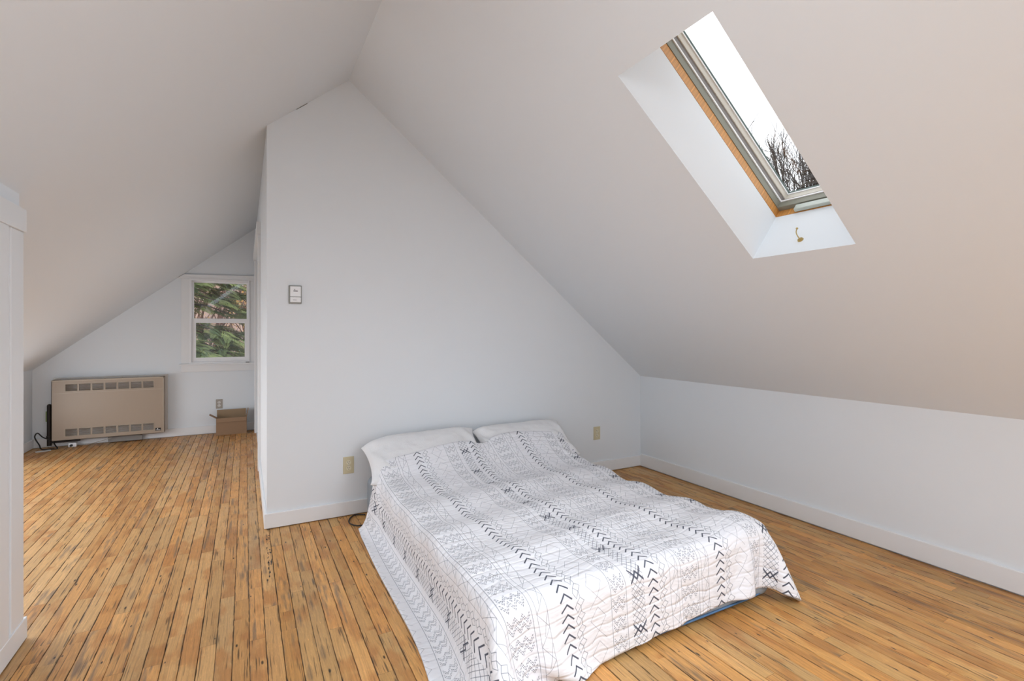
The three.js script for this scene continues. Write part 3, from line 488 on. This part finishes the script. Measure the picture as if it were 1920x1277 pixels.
// ------------------------------------------------------------------ wall heater
{
  const D = 7.0, o = thing('wall_heater', 'taupe metal gas wall heater with two rows of louvred vents', 'heater', -1.328, 0, -DF), z = (d) => DF - d, U = (u) => u + 1.328;
  const enamel = std({ color: lin(0.4, 0.315, 0.24), roughness: 0.42, metalness: 0.1 }), edge = std({ color: lin(0.5, 0.42, 0.32), roughness: 0.4 }), back = std({ color: lin(0.68, 0.66, 0.63), roughness: 0.5 });
  const bx = (u0, u1, y0, y1, d0, d1, r = 0) => box(U(u0), U(u1), y0, y1, d0 - DF, d1 - DF, r);
  const groups = Array.from({ length: 7 }, (_, i) => [-1.71 + i * 0.1135, -1.71 + i * 0.1135 + 0.098]);
  const holes = []; for (const [a, b] of groups) holes.push(rect(U(a), U(b), 0.615, 0.69), rect(U(a), U(b), 0.128, 0.205));
  mesh('front_panel', upright([[U(-1.826), 0.084], [U(-0.835), 0.084], [U(-0.835), 0.735], [U(-1.826), 0.735]], D - DF, D - DF + 0.004, holes), enamel, o);
  mesh('casing', [bx(-1.826, -1.822, 0.084, 0.735, D, 7.11), bx(-0.839, -0.835, 0.084, 0.735, D, 7.11), bx(-1.826, -0.835, 0.084, 0.088, D, 7.11), bx(-1.826, -1.77, 0.731, 0.735, D, 7.11), bx(-0.88, -0.835, 0.731, 0.735, D, 7.11), bx(-1.826, -0.835, 0.731, 0.735, D, 7.035)], enamel, o);
  mesh('heat_exchanger', [bx(-1.7, -0.96, 0.24, 0.58, 7.05, 7.1, 0.02), bx(-1.79, -0.87, 0.1, 0.11, 7.03, 7.1), bx(-1.79, -0.87, 0.705, 0.712, 7.03, 7.1)], std({ color: lin(0.2, 0.18, 0.165), roughness: 0.6, metalness: 0.3 }), o);
  mesh('back_plate', bx(-1.84, -0.81, 0.1, 0.752, 7.11, DF, 0.004), back, o);
  for (let i = 0; i < 6; i++) mesh('top_grille_bar', bx(-1.7 + i * 0.15, -1.685 + i * 0.15, 0.731, 0.735, 7.035, 7.11), edge, o);
  const rows = [[0.615, 0.69], [0.128, 0.205]];
  for (const [y0, y1] of rows) for (const [a, b] of groups) {
    const v = mesh('vent', upright(rect(U(a) - 0.004, U(b) + 0.004, y0 - 0.004, y1 + 0.004), D - DF - 0.003, D - DF + 0.001, [rect(U(a), U(b), y0, y1)]), edge, o);
    const sl = []; for (let k = 0; k < 6; k++) { const y = lerp(y0, y1, (k + 0.5) / 6); sl.push(new THREE.BoxGeometry(b - a, 0.0045, 0.003).rotateX(0.5).translate(U((a + b) / 2), y, -(D - DF + 0.006))); }
    mesh('louvre', sl, enamel, v);
  }
  mesh('upper_seam', bx(-1.81, -0.85, 0.592, 0.595, D - 0.0015, D + 0.001), edge, o);
  mesh('edge_strip', [bx(-1.826, -0.835, 0.722, 0.735, D - 0.003, D + 0.001, 0.001), bx(-0.843, -0.835, 0.084, 0.735, D - 0.003, D + 0.001, 0.001)], edge, o);
  const plate = mesh('badge', bx(-0.915, -0.862, 0.112, 0.145, D - 0.003, D, 0.001), M.black, o);
  const white = std({ color: lin(0.8, 0.8, 0.78), roughness: 0.5 });
  mesh('badge_mark', [bx(-0.908, -0.868, 0.118, 0.124, D - 0.0036, D - 0.003), bx(-0.899, -0.889, 0.13, 0.14, D - 0.0036, D - 0.003)], white, plate);
  mesh('lower_plate', bx(-1.36, -1.05, 0.012, 0.084, 7.07, 7.1), std({ color: lin(0.27, 0.25, 0.23), roughness: 0.6 }), o);
  mesh('supply_pipe', [new THREE.CylinderGeometry(0.02, 0.02, 0.43, 14).translate(U(-1.858), 0.245, DF - 7.06), new THREE.SphereGeometry(0.02, 14, 8).translate(U(-1.858), 0.46, DF - 7.06), new THREE.CylinderGeometry(0.024, 0.024, 0.03, 14).translate(U(-1.858), 0.12, DF - 7.06), box(U(-1.86), U(-1.6), 0.055, 0.075, 7.05 - DF, 7.075 - DF, 0.006)], std({ color: lin(0.025, 0.018, 0.015), roughness: 0.5, metalness: 0.4 }), o).userData.label = 'black iron gas pipe at the end of the heater';
  mesh('valve_tag', box(U(-1.888), U(-1.874), 0.29, 0.4, 7.06 - DF, 7.085 - DF, 0.002), std({ color: lin(0.22, 0.3, 0.1), roughness: 0.6 }), o).userData.label = 'green tag on the gas pipe';
}
tag(mesh('heater_cable', tube([[-1.83, 0.09, 7.03], [-1.9, 0.13, 7.03], [-1.955, 0.175, 7.06], [-1.975, 0.14, 7.06], [-1.93, 0.05, 7.03], [-1.9, 0.01, 6.99], [-1.83, 0.008, 6.98], [-1.77, 0.008, 6.97], [-1.8, 0.04, 7.02], [-1.83, 0.09, 7.05]], 0.006, 90, 8), M.black), 'black cord looping beside the gas pipe of the heater', 'cable');
{
  const o = thing('power_strip', 'small white plug adapter on the floor under the heater', 'adapter', -1.66, 0, -7.05);
  mesh('body', new RoundedBoxGeometry(0.07, 0.045, 0.05, 2, 0.006).translate(0, 0.0235, 0), M.vinyl, o);
  mesh('plug', new THREE.CylinderGeometry(0.012, 0.012, 0.03, 12).rotateX(Math.PI / 2).translate(-0.005, 0.022, 0.036), M.black, o);
  mesh('cable', tube([[0.03, 0.02, 0], [0.1, 0.008, 0.01], [0.2, 0.03, -0.02], [0.34, 0.07, -0.03]], 0.004, 30, 6), M.taupe, o);
}
tag(mesh('paper_sheet', new THREE.BoxGeometry(0.12, 0.0016, 0.075).rotateY(0.35).translate(-1.872, 0.0014, -6.93), std({ color: lin(0.75, 0.74, 0.7), roughness: 0.8 })), 'small white paper lying on the floor by the gas pipe', 'paper');

// ------------------------------------------------------------------ cardboard box
{
  const o = thing('cardboard_box', 'open brown cardboard box on the floor below the window', 'box', -0.148, 0, -7.035);
  o.rotation.y = 0.02;
  const card = std({ color: lin(0.33, 0.205, 0.12), roughness: 0.85 }), inner = std({ color: lin(0.36, 0.25, 0.15), roughness: 0.9 }), w = 0.162, d = 0.06, h = 0.205, t = 0.004;
  mesh('front', new THREE.BoxGeometry(2 * w, h, t).translate(0, h / 2, d), card, o);
  mesh('back', new THREE.BoxGeometry(2 * w, h, t).translate(0, h / 2, -d), inner, o);
  mesh('side', new THREE.BoxGeometry(t, h, 2 * d).translate(-w, h / 2, 0), card, o);
  mesh('side', new THREE.BoxGeometry(t, h, 2 * d).translate(w, h / 2, 0), card, o);
  mesh('bottom', new THREE.BoxGeometry(2 * w, t, 2 * d).translate(0, t, 0), card, o);
  const flap = (name, wd, ln, at, ax, ang, m) => { const f = mesh(name, new THREE.BoxGeometry(wd[0], ln, wd[1]).translate(0, ln / 2, 0), m, o); f.position.set(...at); f.rotation[ax] = ang; return f; };
  flap('flap', [2 * w - 0.01, t], 0.088, [0, h, -d], 'x', 0.06, inner);
  flap('flap', [t, 2 * d], 0.085, [-w, h, 0], 'z', 1.0, card);
  flap('flap', [t, 2 * d], 0.095, [w, h, 0], 'z', -0.2, card);
  flap('flap', [2 * w - 0.01, t], 0.05, [0, h, d], 'x', 2.9, card);
}

// ------------------------------------------------------------------ outdoors
const GROUND = -5.6;
structure('ground', new THREE.BoxGeometry(120, 0.3, 120).translate(0, GROUND - 0.15, -20), std({ color: lin(0.1, 0.075, 0.05), roughness: 1 }), 'leaf-strewn garden ground below the window');
{
  const g = new THREE.PlaneGeometry(90, 24, 90, 24), p = g.attributes.position, col = [];
  for (let i = 0; i < p.count; i++) { const x = p.getX(i), y = p.getY(i); p.setZ(i, 3 * (fbm(x / 8, y / 6, 70, 3) - 0.5)); const n = fbm(x / 1.7, y / 1.1, 71, 3); col.push(0.16 + 0.26 * n, 0.1 + 0.19 * n, 0.075 + 0.16 * n); }
  g.setAttribute('color', new THREE.Float32BufferAttribute(col, 3)); g.rotateX(-0.9).translate(0, 2, -38); g.computeVertexNormals();
  structure('hillside', g, std({ vertexColors: true, roughness: 1 }), 'pinkish brown wooded hillside beyond the evergreens');
}
function limb(list, a, b, r0, r1, sides = 5) {
  const d = new THREE.Vector3().subVectors(b, a), l = d.length(), g = new THREE.CylinderGeometry(r1, r0, l, sides, 1, true).translate(0, l / 2, 0);
  g.applyQuaternion(new THREE.Quaternion().setFromUnitVectors(new THREE.Vector3(0, 1, 0), d.normalize())).translate(a.x, a.y, a.z); list.push(g);
}
const bark = std({ color: lin(0.075, 0.055, 0.045), roughness: 1 }), redBark = std({ color: lin(0.16, 0.085, 0.06), roughness: 1 });
function bareTree(label, u, d, fork, leaders, spread, len, depth, m, group) {
  const o = thing('bare_tree', label, 'tree', u, GROUND, -d, group), trunk = [], twigs = [], base = new THREE.Vector3(0, 0, 0), top = new THREE.Vector3(0.1, fork - GROUND, 0.1);
  limb(trunk, base, top, 0.2, 0.14, 10);
  const grow = (a, dir, l, r, n, list) => {
    const mid = a.clone().addScaledVector(dir, l * 0.5).add(new THREE.Vector3(rr(-1, 1), rr(-0.4, 0.6), rr(-1, 1)).multiplyScalar(l * 0.06)), b = a.clone().addScaledVector(dir, l).add(new THREE.Vector3(rr(-1, 1), rr(-0.2, 0.8), rr(-1, 1)).multiplyScalar(l * 0.1));
    limb(list, a, mid, r, r * 0.85, n > 3 ? 6 : 4); limb(list, mid, b, r * 0.85, r * 0.65, n > 3 ? 6 : 4);
    if (n <= 0) return;
    const kids = n > 2 ? 3 : 3;
    for (let k = 0; k < kids; k++) { const from = k === 0 ? b : mid.clone().lerp(b, rr(-0.4, 0.9)), nd = dir.clone().add(new THREE.Vector3(rr(-1, 1), rr(-0.25, 0.75), rr(-1, 1)).multiplyScalar(k === 0 ? 0.3 : 0.75)).normalize(); grow(from, nd, l * rr(0.62, 0.85), Math.max(0.0045, r * (k === 0 ? 0.66 : 0.5)), n - 1, twigs); }
  };
  for (let k = 0; k < leaders; k++) { const a = (k / leaders) * Math.PI * 2 + rr(-0.3, 0.3), s = spread * rr(0.3, 1); grow(top.clone(), new THREE.Vector3(Math.cos(a) * s, 1, Math.sin(a) * s).normalize(), len * rr(0.8, 1.15), 0.055, depth, twigs); }
  mesh('trunk', trunk, m, o); mesh('branches', twigs, m, o);
  return o;
}
bareTree('leafless grey-brown tree with upright twiggy branches seen through the skylight', 10.9, 6.4, 2.3, 10, 0.6, 1.2, 5, bark);
// evergreen: trunk, drooping boughs, flat sprays of needles
const sprayGeo = (() => {
  const pos = [], nor = [], idx = [];
  const leaf = (x0, z0, x1, z1, w, y0, y1) => { const dx = x1 - x0, dz = z1 - z0, l = Math.hypot(dx, dz), px = (-dz / l) * w, pz = (dx / l) * w, c = pos.length / 3; pos.push(x0, y0, z0, (x0 + x1) / 2 + px, (y0 + y1) / 2, (z0 + z1) / 2 + pz, x1, y1, z1, (x0 + x1) / 2 - px, (y0 + y1) / 2, (z0 + z1) / 2 - pz); for (let i = 0; i < 4; i++) nor.push(0, 1, 0); idx.push(c, c + 1, c + 2, c, c + 2, c + 3); };
  leaf(0, 0, 0.34, 0, 0.006, 0, -0.07);
  for (let k = 0; k < 9; k++) { const x = 0.02 + k * 0.034, l = 0.13 * (1 - k / 12), y = -x * x * 0.6; for (const s of [-1, 1]) { leaf(x, 0, x + l * 0.75, s * l * 0.8, 0.011, y, y - l * 0.3); for (let j = 1; j < 3; j++) { const bx = x + l * 0.25 * j, bz = s * l * 0.27 * j; leaf(bx, bz, bx + l * 0.32, bz + s * l * 0.05, 0.008, y - l * 0.1 * j, y - l * 0.2 * j); leaf(bx, bz, bx + l * 0.04, bz + s * l * 0.3, 0.008, y - l * 0.1 * j, y - l * 0.16 * j); } } }
  const g = new THREE.BufferGeometry(); g.setAttribute('position', new THREE.Float32BufferAttribute(pos, 3)); g.setAttribute('normal', new THREE.Float32BufferAttribute(nor, 3)); g.setIndex(idx); g.computeVertexNormals(); return g;
})();
const needleMat = std({ color: 0xffffff, roughness: 0.8, side: THREE.DoubleSide });
function evergreen(label, u, d, height, reach, count, lo, hi, y0) {
  const o = thing('evergreen_tree', label, 'tree', u, GROUND, -d, undefined), trunk = [], boughs = [], mats = [], cols = [];
  limb(trunk, new THREE.Vector3(0, 0, 0), new THREE.Vector3(0, height, 0), 0.16, 0.03, 9);
  const nb = Math.round(count / 26);
  for (let k = 0; k < nb; k++) {
    const y = lerp(y0, height * 0.97, (k + rnd()) / nb), a = rr(0, Math.PI * 2), L = reach * (1 - 0.75 * (y - y0) / (height - y0)) * rr(0.7, 1.1), dir = new THREE.Vector3(Math.cos(a), 0, Math.sin(a));
    const at = (t) => new THREE.Vector3(dir.x * L * t, y + L * (0.12 * t - 0.38 * t * t), dir.z * L * t);
    limb(boughs, at(0), at(0.5), 0.022, 0.014, 4); limb(boughs, at(0.5), at(1), 0.014, 0.004, 4);
    for (let j = 0; j < 26; j++) {
      const t = 0.15 + 0.87 * Math.sqrt(rnd()), p = at(t), side = rr(-1.25, 1.25), ya = a + side * (t > 0.9 ? 0.5 : 1);
      p.add(new THREE.Vector3(rr(-0.06, 0.06), rr(-0.07, 0.05), rr(-0.06, 0.06)));
      const s = rr(0.75, 1.35), m = new THREE.Matrix4().compose(p, new THREE.Quaternion().setFromEuler(new THREE.Euler(rr(-0.35, 0.35), -ya, rr(-0.45, 0.1), 'YXZ')), new THREE.Vector3(s, s, s)); mats.push(m);
      const f = rnd(); cols.push(lin(lerp(lo[0], hi[0], f), lerp(lo[1], hi[1], f), lerp(lo[2], hi[2], f)));
    }
  }
  mesh('trunk', trunk, bark, o); mesh('boughs', boughs, bark, o);
  const im = shade(new THREE.InstancedMesh(sprayGeo, needleMat, mats.length)); mats.forEach((m, i) => { im.setMatrixAt(i, m); im.setColorAt(i, cols[i]); });
  im.name = 'foliage'; im.userData.kind = 'stuff'; o.add(im);
}
evergreen('dense yellow-green evergreen outside the small window', -1.5, 12.4, 11.5, 2.6, 5200, [0.07, 0.12, 0.045], [0.26, 0.31, 0.1], 2.5);
evergreen('darker blue-green evergreen behind the yellow-green one', 1.1, 14.6, 13, 2.5, 3600, [0.04, 0.075, 0.045], [0.14, 0.2, 0.09], 3);
// yellow-leaved tree beyond
{
  const o = bareTree('autumn tree with yellow-orange leaves beyond the evergreens', 0.4, 21, -1, 6, 0.7, 1.7, 3, redBark), g = new THREE.PlaneGeometry(0.13, 0.1), n = 1500, im = shade(new THREE.InstancedMesh(g, std({ color: 0xffffff, roughness: 0.8, side: THREE.DoubleSide }), n));
  for (let i = 0; i < n; i++) {
    const c = Math.floor(rnd() * 1) , a = rr(0, 6.283), r = 2.4 * Math.sqrt(rnd()), y = -GROUND + rr(0.2, 4.8), clump = fbm(Math.cos(a) * r * 0.8 + 9, y * 0.8, 31, 2);
    const s = clump > 0.5 ? rr(0.9, 1.7) : rr(0.2, 0.5);
    im.setMatrixAt(i, new THREE.Matrix4().compose(new THREE.Vector3(Math.cos(a) * r, y, Math.sin(a) * r), new THREE.Quaternion().setFromEuler(new THREE.Euler(rr(0, 6), rr(0, 6), rr(0, 6))), new THREE.Vector3(s, s, s)));
    const f = rnd(); im.setColorAt(i, lin(lerp(0.55, 0.75, f), lerp(0.3, 0.48, f), lerp(0.08, 0.2, f)));
  }
  im.name = 'foliage'; im.userData.kind = 'stuff'; o.add(im);
}
bareTree('slim reddish bare tree between the evergreens', -1.35, 17.5, -0.5, 5, 0.5, 1.5, 3, redBark);

renderer.render(scene, camera);
